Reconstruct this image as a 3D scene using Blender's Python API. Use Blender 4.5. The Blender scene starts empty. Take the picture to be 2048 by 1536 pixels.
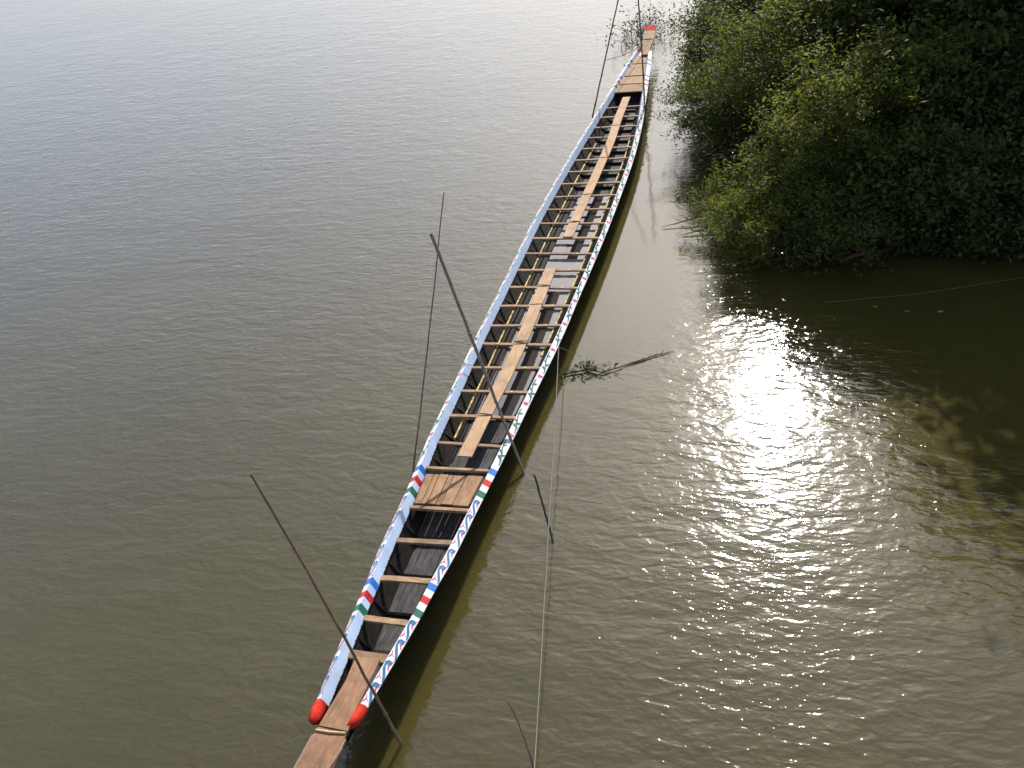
import bpy, math, random
import numpy as np
from mathutils import Vector, Matrix

random.seed(7)
rng = np.random.default_rng(7)
scene = bpy.context.scene
col = scene.collection

# ------------------------------------------------------------------ camera
# world frame: +Y runs along the boat from bow to stern, z = 0 is the river surface
cam_d = bpy.data.cameras.new('camera')
cam = bpy.data.objects.new('camera', cam_d)
col.objects.link(cam)
cR, cU, cF = Vector((0.9596, 0.2443, -0.1367)), Vector((-0.0241, 0.5604, 0.8279)), Vector((-0.2788, 0.7912, -0.5437))
rot = Matrix((cR, cU, -cF)).transposed()
cam.matrix_world = Matrix.Translation((4.721, -11.233, 9.176)) @ rot.to_4x4()
cam_d.sensor_width = 36.0
cam_d.lens = 36.0 * 2000.0 / 2048.0
cam_d.clip_end = 3000
scene.camera = cam

# ------------------------------------------------------------------ sky and sun
SUN = Vector((-0.027, 0.819, 0.573)).normalized()
world = bpy.data.worlds.new('World')
scene.world = world
world.use_nodes = True
wn = world.node_tree.nodes
sky = wn.new('ShaderNodeTexSky')
sky.sky_type = 'NISHITA'
sky.sun_disc = False
sky.sun_elevation = math.asin(SUN.z)
sky.sun_rotation = math.atan2(SUN.x, SUN.y)
sky.air_density = 1.0
sky.dust_density = 2.2
sky.ozone_density = 3.0
bg = wn['Background']
# unseen thin cloud layer added to brighten shaded water: pale, slightly patchy veil
wl = world.node_tree.links
wtc = wn.new('ShaderNodeTexCoord')
wnz = wn.new('ShaderNodeTexNoise')
wnz.inputs['Scale'].default_value = 2.5
wnz.inputs['Detail'].default_value = 5
wl.new(wtc.outputs['Generated'], wnz.inputs[0])
wmr = wn.new('ShaderNodeMapRange')
wmr.inputs['From Min'].default_value = 0.3
wmr.inputs['From Max'].default_value = 0.7
wmr.inputs['To Min'].default_value = 0.85
wmr.inputs['To Max'].default_value = 1.2
wl.new(wnz.outputs['Fac'], wmr.inputs['Value'])
veil = wn.new('ShaderNodeMix')
veil.data_type = 'RGBA'
veil.blend_type = 'MULTIPLY'
veil.inputs['Factor'].default_value = 1.0
veil.inputs['A'].default_value = (2.25, 2.25, 2.75, 1)
wl.new(wmr.outputs[0], veil.inputs['B'])
wadd = wn.new('ShaderNodeMix')
wadd.data_type = 'RGBA'
wadd.blend_type = 'ADD'
wadd.inputs['Factor'].default_value = 1.0
wl.new(sky.outputs[0], wadd.inputs['A'])
wl.new(veil.outputs['Result'], wadd.inputs['B'])
wl.new(wadd.outputs['Result'], bg.inputs[0])
bg.inputs[1].default_value = 0.05
sun_d = bpy.data.lights.new('sun', 'SUN')
sun_d.energy = 3.0
sun_d.angle = math.radians(0.53)
sun_d.color = (1.0, 0.95, 0.86)
sun = bpy.data.objects.new('sun', sun_d)
col.objects.link(sun)
sun.rotation_euler = (-SUN).to_track_quat('-Z', 'Y').to_euler()
scene.view_settings.view_transform = 'Standard'
scene.view_settings.look = 'None'
scene.view_settings.gamma = 1.0
scene.view_settings.exposure = 1.25
scene.view_settings.use_curve_mapping = False
scene.render.engine = 'CYCLES'
scene.cycles.use_denoising = True
scene.cycles.max_bounces = 8
scene.cycles.sample_clamp_direct = 30.0
scene.cycles.sample_clamp_indirect = 4.0


# ------------------------------------------------------------------ helpers
def tag(o, label=None, cat=None, group=None, kind=None):
    if label: o['label'] = label
    if cat: o['category'] = cat
    if group: o['group'] = group
    if kind: o['kind'] = kind
    return o


def empty(name, loc=(0, 0, 0)):
    o = bpy.data.objects.new(name, None)
    o.empty_display_size = 0.2
    o.location = loc
    col.objects.link(o)
    return o


class MB:
    """collects faces of one mesh, coordinates in world space"""
    def __init__(s):
        s.v, s.f, s.m, s.uv = [], [], [], []

    def quad(s, pts, mi=0, uv=None):
        n = len(s.v)
        s.v += [tuple(p) for p in pts]
        s.f.append(tuple(range(n, n + len(pts))))
        s.m.append(mi)
        s.uv.append(uv)

    def grid(s, rows, mi=0, mats=None, closed=False, uvs=None):
        """rows: list of rings of points"""
        n0 = len(s.v)
        k = len(rows[0])
        for r in rows:
            s.v += [tuple(p) for p in r]
        for i in range(len(rows) - 1):
            for j in range(k if closed else k - 1):
                a, b = n0 + i * k + j, n0 + i * k + (j + 1) % k
                s.f.append((a, b, b + k, a + k))
                s.m.append(mats[i] if mats else mi)
                s.uv.append([uvs[i][j], uvs[i][(j + 1) % k], uvs[i + 1][(j + 1) % k], uvs[i + 1][j]] if uvs else None)

    def box(s, path, half_w, half_t, wdir, tdir, mi=0):
        """swept box: path points, half width along wdir, half thickness along tdir"""
        rows = []
        for i, p in enumerate(path):
            hw = half_w[i] if hasattr(half_w, '__len__') else half_w
            p, w, t = Vector(p), Vector(wdir) * hw, Vector(tdir) * half_t
            rows.append([p - w - t, p + w - t, p + w + t, p - w + t])
        s.grid(rows, mi, closed=True)
        s.quad(rows[0][::-1], mi)
        s.quad(rows[-1], mi)

    def tube(s, path, rad, seg=8, mi=0):
        path = [Vector(p) for p in path]
        rows = []
        for i, p in enumerate(path):
            d = (path[min(i + 1, len(path) - 1)] - path[max(i - 1, 0)]).normalized()
            up = Vector((0, 0, 1)) if abs(d.z) < 0.9 else Vector((1, 0, 0))
            x = d.cross(up).normalized()
            y = x.cross(d)
            r = rad[i] if hasattr(rad, '__len__') else rad
            rows.append([p + x * (r * math.cos(2 * math.pi * k / seg)) + y * (r * math.sin(2 * math.pi * k / seg)) for k in range(seg)])
        s.grid(rows, mi, closed=True)
        s.quad(rows[0][::-1], mi)
        s.quad(rows[-1], mi)

    def build(s, name, mat, parent=None, smooth=False, recalc=True):
        me = bpy.data.meshes.new(name)
        me.from_pydata(s.v, [], s.f)
        for m in (mat if isinstance(mat, (list, tuple)) else [mat]):
            me.materials.append(m)
        me.polygons.foreach_set('material_index', s.m)
        if any(u is not None for u in s.uv):
            uvl = me.uv_layers.new(name='UVMap')
            flat = []
            for f, u in zip(s.f, s.uv):
                for k in range(len(f)):
                    flat += list(u[k]) if u is not None else [0.0, 0.0]
            uvl.data.foreach_set('uv', flat)
        if smooth:
            me.polygons.foreach_set('use_smooth', [True] * len(me.polygons))
        me.update()
        if recalc:
            import bmesh
            bm = bmesh.new()
            bm.from_mesh(me)
            bmesh.ops.recalc_face_normals(bm, faces=bm.faces)
            bm.to_mesh(me)
            bm.free()
        o = bpy.data.objects.new(name, me)
        col.objects.link(o)
        if parent is not None:
            o.parent = parent
            o.matrix_parent_inverse = Matrix.Translation(-Vector(parent_loc(parent)))
        return o


def parent_loc(o):
    p = Vector((0, 0, 0))
    while o is not None:
        p += Vector(o.location)
        if o.parent is not None:
            p += o.matrix_parent_inverse.to_translation()
        o = o.parent
    return p


def pchip(xs, ys):
    xs, ys = np.array(xs, float), np.array(ys, float)
    h = np.diff(xs)
    d = np.diff(ys) / h
    m = np.zeros_like(xs)
    m[0], m[-1] = d[0], d[-1]
    for i in range(1, len(xs) - 1):
        if d[i - 1] * d[i] > 0:
            w1, w2 = 2 * h[i] + h[i - 1], h[i] + 2 * h[i - 1]
            m[i] = (w1 + w2) / (w1 / d[i - 1] + w2 / d[i])

    def f(x):
        x = min(max(x, xs[0]), xs[-1])
        i = int(min(max(np.searchsorted(xs, x) - 1, 0), len(xs) - 2))
        t = (x - xs[i]) / h[i]
        return float((1 + 2 * t) * (1 - t) ** 2 * ys[i] + t * (1 - t) ** 2 * h[i] * m[i] + t * t * (3 - 2 * t) * ys[i + 1] + t * t * (t - 1) * h[i] * m[i + 1])
    return f


# ------------------------------------------------------------------ materials
def new_mat(name):
    m = bpy.data.materials.new(name)
    m.use_nodes = True
    nt = m.node_tree
    return m, nt, nt.nodes, nt.links, nt.nodes['Principled BSDF']


def simple(name, c1, c2=None, scale=8.0, stretch=(1, 1, 1), rough=0.6, bump=0.0, bscale=None, detail=6.0, spec=0.5, metal=0.0, lo=0.35, hi=0.65, stain=0.0, vary=0.0, sscale=2.2):
    m, nt, N, L, P = new_mat(name)
    P.inputs['Roughness'].default_value = rough
    P.inputs['Specular IOR Level'].default_value = spec
    P.inputs['Metallic'].default_value = metal
    tc = N.new('ShaderNodeTexCoord')
    mp = N.new('ShaderNodeMapping')
    mp.inputs['Scale'].default_value = stretch
    L.new(tc.outputs['Object'], mp.inputs[0])
    nz = N.new('ShaderNodeTexNoise')
    nz.inputs['Scale'].default_value = scale
    nz.inputs['Detail'].default_value = detail
    nz.inputs['Roughness'].default_value = 0.65
    L.new(mp.outputs[0], nz.inputs[0])
    rp = N.new('ShaderNodeValToRGB')
    rp.color_ramp.elements[0].position = lo
    rp.color_ramp.elements[1].position = hi
    rp.color_ramp.elements[0].color = (*c1, 1)
    rp.color_ramp.elements[1].color = (*(c2 or c1), 1)
    L.new(nz.outputs['Fac'], rp.inputs[0])
    cur = rp.outputs[0]

    def mul(c, f):
        x = N.new('ShaderNodeMix'); x.data_type = 'RGBA'; x.blend_type = 'MULTIPLY'
        x.inputs['Factor'].default_value = 1.0
        L.new(c, x.inputs['A']); L.new(f, x.inputs['B'])
        return x.outputs['Result']
    if stain:
        n2 = N.new('ShaderNodeTexNoise')
        n2.inputs['Scale'].default_value = sscale
        n2.inputs['Detail'].default_value = 8
        n2.inputs['Roughness'].default_value = 0.7
        L.new(tc.outputs['Object'], n2.inputs[0])
        r2 = N.new('ShaderNodeMapRange')
        r2.inputs['From Min'].default_value = 0.36; r2.inputs['From Max'].default_value = 0.58
        r2.inputs['To Min'].default_value = 1 - stain; r2.inputs['To Max'].default_value = 1.0
        L.new(n2.outputs['Fac'], r2.inputs['Value'])
        cur = mul(cur, r2.outputs[0])
    if vary:
        oi = N.new('ShaderNodeObjectInfo')
        r3 = N.new('ShaderNodeMapRange')
        r3.inputs['To Min'].default_value = 1 - vary; r3.inputs['To Max'].default_value = 1 + vary
        L.new(oi.outputs['Random'], r3.inputs['Value'])
        cur = mul(cur, r3.outputs[0])
    L.new(cur, P.inputs['Base Color'])
    if bump:
        b = N.new('ShaderNodeBump')
        b.inputs['Strength'].default_value = bump
        b.inputs['Distance'].default_value = 0.01
        L.new(nz.outputs['Fac'], b.inputs['Height'])
        L.new(b.outputs[0], P.inputs['Normal'])
    return m


M = {}
M['white'] = simple('white_paint', (0.62, 0.64, 0.66), (0.82, 0.84, 0.86), 9, (2, 0.6, 2), 0.5, 0.12, spec=0.3, stain=0.16, sscale=3.5)
M['blue'] = simple('blue_paint', (0.02, 0.13, 0.46), (0.03, 0.19, 0.60), 14, (1, 1, 1), 0.4)
M['matte_red'] = simple('matte_red_paint', (0.33, 0.035, 0.03), (0.46, 0.07, 0.055), 14, (1, 1, 1), 0.95, spec=0.02)
M['red'] = simple('red_paint', (0.42, 0.012, 0.02), (0.60, 0.03, 0.035), 14, (1, 1, 1), 0.38)
M['tip_red'] = simple('tip_red_paint', (0.50, 0.02, 0.015), (0.70, 0.05, 0.02), 16, (1, 4, 1), 0.75, 0.5, spec=0.15, stain=0.45, sscale=7)
M['green'] = simple('green_paint', (0.012, 0.11, 0.06), (0.02, 0.17, 0.10), 14, (1, 1, 1), 0.4)
M['scroll_blue'] = simple('scroll_blue_paint', (0.02, 0.12, 0.28), (0.035, 0.17, 0.36), 18, (1, 1, 1), 0.45)
M['scroll_red'] = simple('scroll_red_paint', (0.50, 0.04, 0.12), (0.60, 0.07, 0.18), 18, (1, 1, 1), 0.45)
M['vine'] = simple('vine_green_paint', (0.008, 0.085, 0.075), (0.018, 0.14, 0.115), 18, (1, 1, 1), 0.45)
M['flower'] = simple('flower_pink_paint', (0.50, 0.03, 0.14), (0.62, 0.06, 0.22), 18, (1, 1, 1), 0.45)
M['navy'] = simple('tarred_hull', (0.010, 0.010, 0.016), (0.022, 0.022, 0.035), 6, (3, 0.6, 3), 0.5, 0.2)
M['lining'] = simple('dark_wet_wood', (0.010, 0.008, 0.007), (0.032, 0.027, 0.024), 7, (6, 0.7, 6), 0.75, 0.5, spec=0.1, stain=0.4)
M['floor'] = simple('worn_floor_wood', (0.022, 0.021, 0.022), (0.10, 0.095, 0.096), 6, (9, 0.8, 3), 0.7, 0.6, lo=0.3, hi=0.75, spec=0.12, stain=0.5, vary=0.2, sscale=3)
M['thwart'] = simple('weathered_thwart_wood', (0.22, 0.135, 0.075), (0.36, 0.235, 0.135), 6, (1, 8, 4), 0.75, 0.3, spec=0.2, stain=0.35, vary=0.2, sscale=4)
M['plank'] = simple('fresh_plank_wood', (0.35, 0.22, 0.125), (0.49, 0.325, 0.195), 4, (12, 0.8, 4), 0.75, 0.3, spec=0.15, stain=0.28, sscale=2.5)
M['deck'] = simple('deck_wood', (0.22, 0.125, 0.066), (0.36, 0.22, 0.12), 4, (10, 0.9, 4), 0.75, 0.35, spec=0.15, stain=0.3, vary=0.13, sscale=4)
M['tongue'] = simple('tongue_wood', (0.19, 0.10, 0.058), (0.31, 0.175, 0.10), 4, (12, 0.8, 4), 0.7, 0.35, spec=0.15, stain=0.35, sscale=3)
M['bamboo_y'] = simple('yellow_bamboo', (0.13, 0.075, 0.02), (0.48, 0.34, 0.05), 5, (3, 2.0, 3), 0.5, 0.1, lo=0.42, hi=0.58, spec=0.25)
M['bamboo_d'] = simple('dark_bamboo', (0.11, 0.060, 0.042), (0.22, 0.135, 0.092), 5, (4, 4, 1), 0.55, 0.3)
M['pole_grey'] = simple('grey_pole_wood', (0.13, 0.10, 0.075), (0.25, 0.20, 0.15), 5, (6, 6, 0.8), 0.7, 0.4)
M['stick'] = simple('black_stick', (0.012, 0.010, 0.008), (0.03, 0.025, 0.02), 8, (1, 1, 1), 0.7, 0.3)
M['rope'] = simple('fibre_rope', (0.13, 0.12, 0.10), (0.24, 0.22, 0.19), 60, (1, 1, 1), 0.85, 0.4)
M['cord'] = simple('dark_cord', (0.03, 0.025, 0.02), (0.07, 0.06, 0.05), 60, (1, 1, 1), 0.8, 0.3)
M['cane'] = simple('pale_cane', (0.45, 0.30, 0.12), (0.62, 0.46, 0.22), 20, (1, 1, 1), 0.5, 0.1)
M['bark'] = simple('bark', (0.025, 0.018, 0.012), (0.075, 0.055, 0.038), 9, (3, 3, 1), 0.85, 0.6)
M['soil'] = simple('bank_soil', (0.022, 0.018, 0.010), (0.055, 0.045, 0.026), 1.5, (1, 1, 1), 1.0, 0.6, spec=0.0)


def paint_ragged():
    """white strake, tinted with skylight blue, whose lower edge of paint is ragged over dark wood (v = 0 ridge .. 1 lower edge)"""
    m, nt, N, L, P = new_mat('strake_paint')
    uv = N.new('ShaderNodeUVMap')
    sx = N.new('ShaderNodeSeparateXYZ')
    L.new(uv.outputs[0], sx.inputs[0])
    nz = N.new('ShaderNodeTexNoise')
    nz.inputs['Scale'].default_value = 26
    nz.inputs['Detail'].default_value = 5
    tc = N.new('ShaderNodeTexCoord')
    L.new(tc.outputs['Object'], nz.inputs[0])
    ma = N.new('ShaderNodeMath'); ma.operation = 'MULTIPLY_ADD'
    L.new(nz.outputs['Fac'], ma.inputs[0]); ma.inputs[1].default_value = 0.30
    L.new(sx.outputs['Y'], ma.inputs[2])
    gt = N.new('ShaderNodeMath'); gt.operation = 'GREATER_THAN'
    L.new(ma.outputs[0], gt.inputs[0]); gt.inputs[1].default_value = 1.06
    n2 = N.new('ShaderNodeTexNoise'); n2.inputs['Scale'].default_value = 5; n2.inputs['Detail'].default_value = 6
    L.new(tc.outputs['Object'], n2.inputs[0])
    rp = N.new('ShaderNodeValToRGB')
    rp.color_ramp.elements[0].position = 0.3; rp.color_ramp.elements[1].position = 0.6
    rp.color_ramp.elements[0].color = (0.46, 0.58, 0.78, 1); rp.color_ramp.elements[1].color = (0.55, 0.69, 0.90, 1)  # blue skylight of the shaded inner face, put into the white paint colour
    L.new(n2.outputs['Fac'], rp.inputs[0])
    mx = N.new('ShaderNodeMix'); mx.data_type = 'RGBA'
    L.new(gt.outputs[0], mx.inputs['Factor'])
    L.new(rp.outputs[0], mx.inputs['A'])
    mx.inputs['B'].default_value = (0.035, 0.028, 0.022, 1)
    L.new(mx.outputs['Result'], P.inputs['Base Color'])
    P.inputs['Roughness'].default_value = 0.45
    return m


M['strake'] = paint_ragged()


def water_mat(name, base, base2, rough, ior, amp, bilge=False):
    m, nt, N, L, P = new_mat(name)
    P.inputs['Roughness'].default_value = rough
    P.inputs['IOR'].default_value = ior
    geo = N.new('ShaderNodeNewGeometry')

    def noise(scale, sx, sy, rotz, detail=2.0, dist=0.0):
        mp = N.new('ShaderNodeMapping')
        mp.inputs['Rotation'].default_value = (0, 0, math.radians(rotz))
        mp.inputs['Scale'].default_value = (sx, sy, 1)
        L.new(geo.outputs['Position'], mp.inputs[0])
        n = N.new('ShaderNodeTexNoise')
        n.inputs['Scale'].default_value = scale
        n.inputs['Detail'].default_value = detail
        n.inputs['Roughness'].default_value = 0.5
        n.inputs['Distortion'].default_value = dist
        L.new(mp.outputs[0], n.inputs[0])
        return n.outputs['Fac']

    def math_(op, a, b):
        n = N.new('ShaderNodeMath'); n.operation = op
        for k, x in enumerate((a, b)):
            if isinstance(x, (int, float)): n.inputs[k].default_value = x
            else: L.new(x, n.inputs[k])
        return n.outputs[0]

    # silt clouds in the body of the water
    cl = noise(0.25, 1, 1, 20, 4.0, 0.6)
    rp = N.new('ShaderNodeValToRGB')
    rp.color_ramp.elements[0].position = 0.3; rp.color_ramp.elements[1].position = 0.7
    rp.color_ramp.elements[0].color = (*base, 1); rp.color_ramp.elements[1].color = (*base2, 1)
    L.new(cl, rp.inputs[0])
    L.new(rp.outputs[0], P.inputs['Base Color'])
    if not bilge:
        # silty water: light spreads some decimetres below the surface
        P.inputs['Subsurface Weight'].default_value = 1.0
        P.inputs['Subsurface Radius'].default_value = (1.0, 0.9, 0.5)
        P.inputs['Subsurface Scale'].default_value = 0.65
    if bilge:
        h = math_('MULTIPLY', noise(6, 1, 1, 0, 1.0), amp)
    else:
        # wind ripples: crests across the wind, three sizes
        r1 = math_('MULTIPLY', noise(1.1, 0.8, 1.7, 12, 2.0, 0.4), 0.050)
        r2 = math_('MULTIPLY', noise(3.4, 0.75, 1.6, -18, 2.0, 0.5), 0.028)
        r3 = math_('MULTIPLY', noise(9.0, 0.8, 1.4, 25, 2.0, 0.3), 0.0105)
        h = math_('ADD', math_('ADD', r1, r2), r3)
        # gusts: broad patches of livelier and calmer water
        gs = noise(0.30, .7, 1.3, 25, 4.0, 0.8)
        mr = N.new('ShaderNodeMapRange')
        mr.inputs['From Min'].default_value = 0.3; mr.inputs['From Max'].default_value = 0.7
        mr.inputs['To Min'].default_value = 0.7; mr.inputs['To Max'].default_value = 1.2
        L.new(gs, mr.inputs['Value'])
        h = math_('MULTIPLY', h, mr.outputs[0])
        # the boat and the bank shelter the water between them
        vd = N.new('ShaderNodeVectorMath'); vd.operation = 'SUBTRACT'
        L.new(geo.outputs['Position'], vd.inputs[0]); vd.inputs[1].default_value = (1.2, 6.0, 0)
        vs = N.new('ShaderNodeVectorMath'); vs.operation = 'MULTIPLY'
        L.new(vd.outputs[0], vs.inputs[0]); vs.inputs[1].default_value = (1 / 1.9, 1 / 8.5, 0)
        vl = N.new('ShaderNodeVectorMath'); vl.operation = 'LENGTH'
        L.new(vs.outputs[0], vl.inputs[0])
        sh = N.new('ShaderNodeMapRange'); sh.interpolation_type = 'SMOOTHSTEP'
        sh.inputs['From Min'].default_value = 0.25; sh.inputs['From Max'].default_value = 1.15
        sh.inputs['To Min'].default_value = 0.14; sh.inputs['To Max'].default_value = 1.0
        L.new(vl.outputs['Value'], sh.inputs['Value'])
        h = math_('MULTIPLY', math_('MULTIPLY', h, sh.outputs[0]), amp)
    b = N.new('ShaderNodeBump')
    b.inputs['Strength'].default_value = 1.0
    b.inputs['Distance'].default_value = 1.0
    L.new(h, b.inputs['Height'])
    L.new(b.outputs[0], P.inputs['Normal'])
    if not bilge:
        # the smallest capillary ripples ride on the waves and throw single sparkles
        hf = math_('ADD', math_('MULTIPLY', r2, 1.7), math_('MULTIPLY', r3, 2.3))
        hf = math_('MULTIPLY', math_('MULTIPLY', hf, sh.outputs[0]), amp)
        b2 = N.new('ShaderNodeBump')
        b2.inputs['Strength'].default_value = 1.0
        b2.inputs['Distance'].default_value = 1.0
        L.new(hf, b2.inputs['Height'])
        L.new(b2.outputs[0], P.inputs['Coat Normal'])
        P.inputs['Coat Weight'].default_value = 0.55
        P.inputs['Coat Roughness'].default_value = 0.03
        P.inputs['Coat IOR'].default_value = 1.30
    return m


M['river'] = water_mat('muddy_river_water', (0.056, 0.048, 0.012), (0.067, 0.057, 0.015), 0.076, 1.47, 0.43)
M['bilge'] = water_mat('bilge_water', (0.045, 0.042, 0.040), (0.055, 0.050, 0.046), 0.03, 2.1, 0.0015, True)


def leaf_mat(name, rough=0.6):
    m, nt, N, L, P = new_mat(name)
    at = N.new('ShaderNodeAttribute')
    at.attribute_name = 'leafcol'
    L.new(at.outputs['Color'], P.inputs['Base Color'])
    P.inputs['Roughness'].default_value = rough
    P.inputs['Specular IOR Level'].default_value = 0.22
    tr = N.new('ShaderNodeBsdfTranslucent')
    g = N.new('ShaderNodeMix'); g.data_type = 'RGBA'; g.blend_type = 'MULTIPLY'
    g.inputs['Factor'].default_value = 1.0
    L.new(at.outputs['Color'], g.inputs['A'])
    g.inputs['B'].default_value = (1.3, 1.2, 0.5, 1)
    L.new(g.outputs['Result'], tr.inputs['Color'])
    mx = N.new('ShaderNodeMixShader')
    mx.inputs[0].default_value = 0.5
    L.new(P.outputs[0], mx.inputs[1])
    L.new(tr.outputs[0], mx.inputs[2])
    L.new(mx.outputs[0], N['Material Output'].inputs[0])
    return m


M['leaf'] = leaf_mat('leaf')

# ------------------------------------------------------------------ river
mb = MB()
mb.quad([(-900, -300, 0), (900, -300, 0), (900, 1500, 0), (-900, 1500, 0)])
tag(mb.build('river', M['river']), 'muddy olive river with wind ripples and sun glitter', 'river', kind='structure')

# river bank on the right, sloping up out of the water
shore = [(3.4, 60), (3.4, 30), (3.3, 22), (3.4, 15), (3.7, 11), (4.2, 8.6), (5.0, 7.4), (6.2, 6.9), (8.0, 6.7), (10.5, 6.2), (14, 4.8), (20, 2), (30, -6)]
mb = MB()
rows = []
for i, (x, y) in enumerate(shore):
    inland = Vector((1.0, 0.15 + 0.10 * i, 0)).normalized()
    row = []
    for d, z in ((-0.8, -0.35), (0.0, 0.0), (0.5, 0.18), (1.4, 0.5), (3.0, 1.0), (6.0, 1.7), (14, 2.3), (40, 2.6)):
        j = rng.normal(0, 0.05, 3) if d > -0.5 else (0, 0, 0)
        row.append((x + inland.x * d + j[0], y + inland.y * d + j[1], z + 0.8 * j[2]))
    rows.append(row)
mb.grid(rows)
tag(mb.build('bank', M['soil'], smooth=True), 'dark earth river bank under the shrubs', 'bank', kind='structure')

# ------------------------------------------------------------------ the racing boat
# measured sections: c = centre line, wo = half width at outer edge, wr = half width at ridge, zt = thwart level, zf = floor
cA = pchip([-5.5, -5, -3.65, -2.6, -0.7, 0.1, 1, 2.7, 4.3, 6, 7.7, 9.3, 11, 13, 15, 17, 18, 19.2], [.03, .015, -.005, -.025, -.045, -.06, -.055, -.035, -.03, -.025, -.03, -.025, -.01, -.015, -.045, -.08, -.09, -.10])
wO = pchip([-5.5, -5.06, -4.25, -3.65, -3.1, -2.6, -1.45, -.7, .1, 1, 1.85, 2.7, 3.5, 4.3, 6, 7.7, 9.3, 11, 13, 15, 17, 18, 19.2], [.27, .308, .382, .436, .472, .523, .575, .62, .67, .70, .735, .77, .79, .80, .83, .853, .843, .808, .715, .58, .44, .36, .24])
wR = pchip([-5.5, -5.06, -4.25, -3.65, -3.1, -2.6, -1.45, -.7, .1, 1, 1.85, 2.7, 3.5, 4.3, 6, 7.7, 9.3, 11, 13, 15, 17, 18, 19.2], [.20, .235, .30, .352, .385, .425, .485, .528, .575, .605, .64, .675, .70, .715, .745, .765, .75, .715, .615, .48, .335, .26, .15])


def zt(a):
    return .345 + (0.0065 * (1.5 - a) ** 2 if a < 1.5 else 0) + (0.0016 * (a - 8) ** 2 if a > 8 else 0)


zF = pchip([-5.6, -4.6, -3.6, -2.2, -1, 0, 1, 2, 8, 9.5, 11, 13, 15, 17, 19.2], [.40, .26, .17, .10, .065, .05, .035, .018, .018, .03, .045, .075, .13, .22, .42])
BOW, STERN = -5.06, 19.0


def xout(a, z):
    """half width of the flaring hull side at height z"""
    return max(wO(a) - .03 - .55 * (zt(a) - z), .03)


def xfl(a):
    """half width of the floor"""
    return max(min(wR(a) * .58, xout(a, zF(a)) - .04), .03)


boat = empty('racing_boat', (0, 7, 0))
tag(boat, 'long narrow wooden racing boat with white painted gunwales, moored on the brown river', 'boat')


def steps(a0, a1, d, extra=()):
    n = max(1, int(round((a1 - a0) / d)))
    s = set(round(a0 + (a1 - a0) * i / n, 4) for i in range(n + 1)) | set(round(e, 4) for e in extra if a0 <= e <= a1)
    return sorted(s)


# painted stripe sets: (start, end, colour slot); slots 0 white 1 blue 2 red 3 green
STR = []
for top, w in ((-3.08, 0.117), (-0.69, 0.128)):
    for k, c in ((0, 1), (2, 2), (4, 3)):
        STR.append((top - (k + 1) * w, top - k * w, c))
for a0, c in ((16.02, 3), (16.36, 2), (16.72, 1), (17.72, 1), (18.08, 3)):
    STR.append((a0, a0 + 0.15, c))
EDGES = [e for s in STR for e in s[:2]]


def stripe(a):
    for a0, a1, c in STR:
        if a0 < a < a1:
            return c
    return 0


def cap_pt(side, a, v, lift=0.0):
    """point on the sloping painted cap: v = 0 at the ridge, 1 at the outer edge"""
    w0, w1 = wR(a), wO(a)
    z0, z1 = zt(a) + .10, zt(a) + .04
    n = Vector((side * (z0 - z1), 0, (w1 - w0))).normalized()
    return Vector((cA(a) + side * (w0 + (w1 - w0) * v), a, z0 + (z1 - z0) * v)) + n * lift


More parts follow.
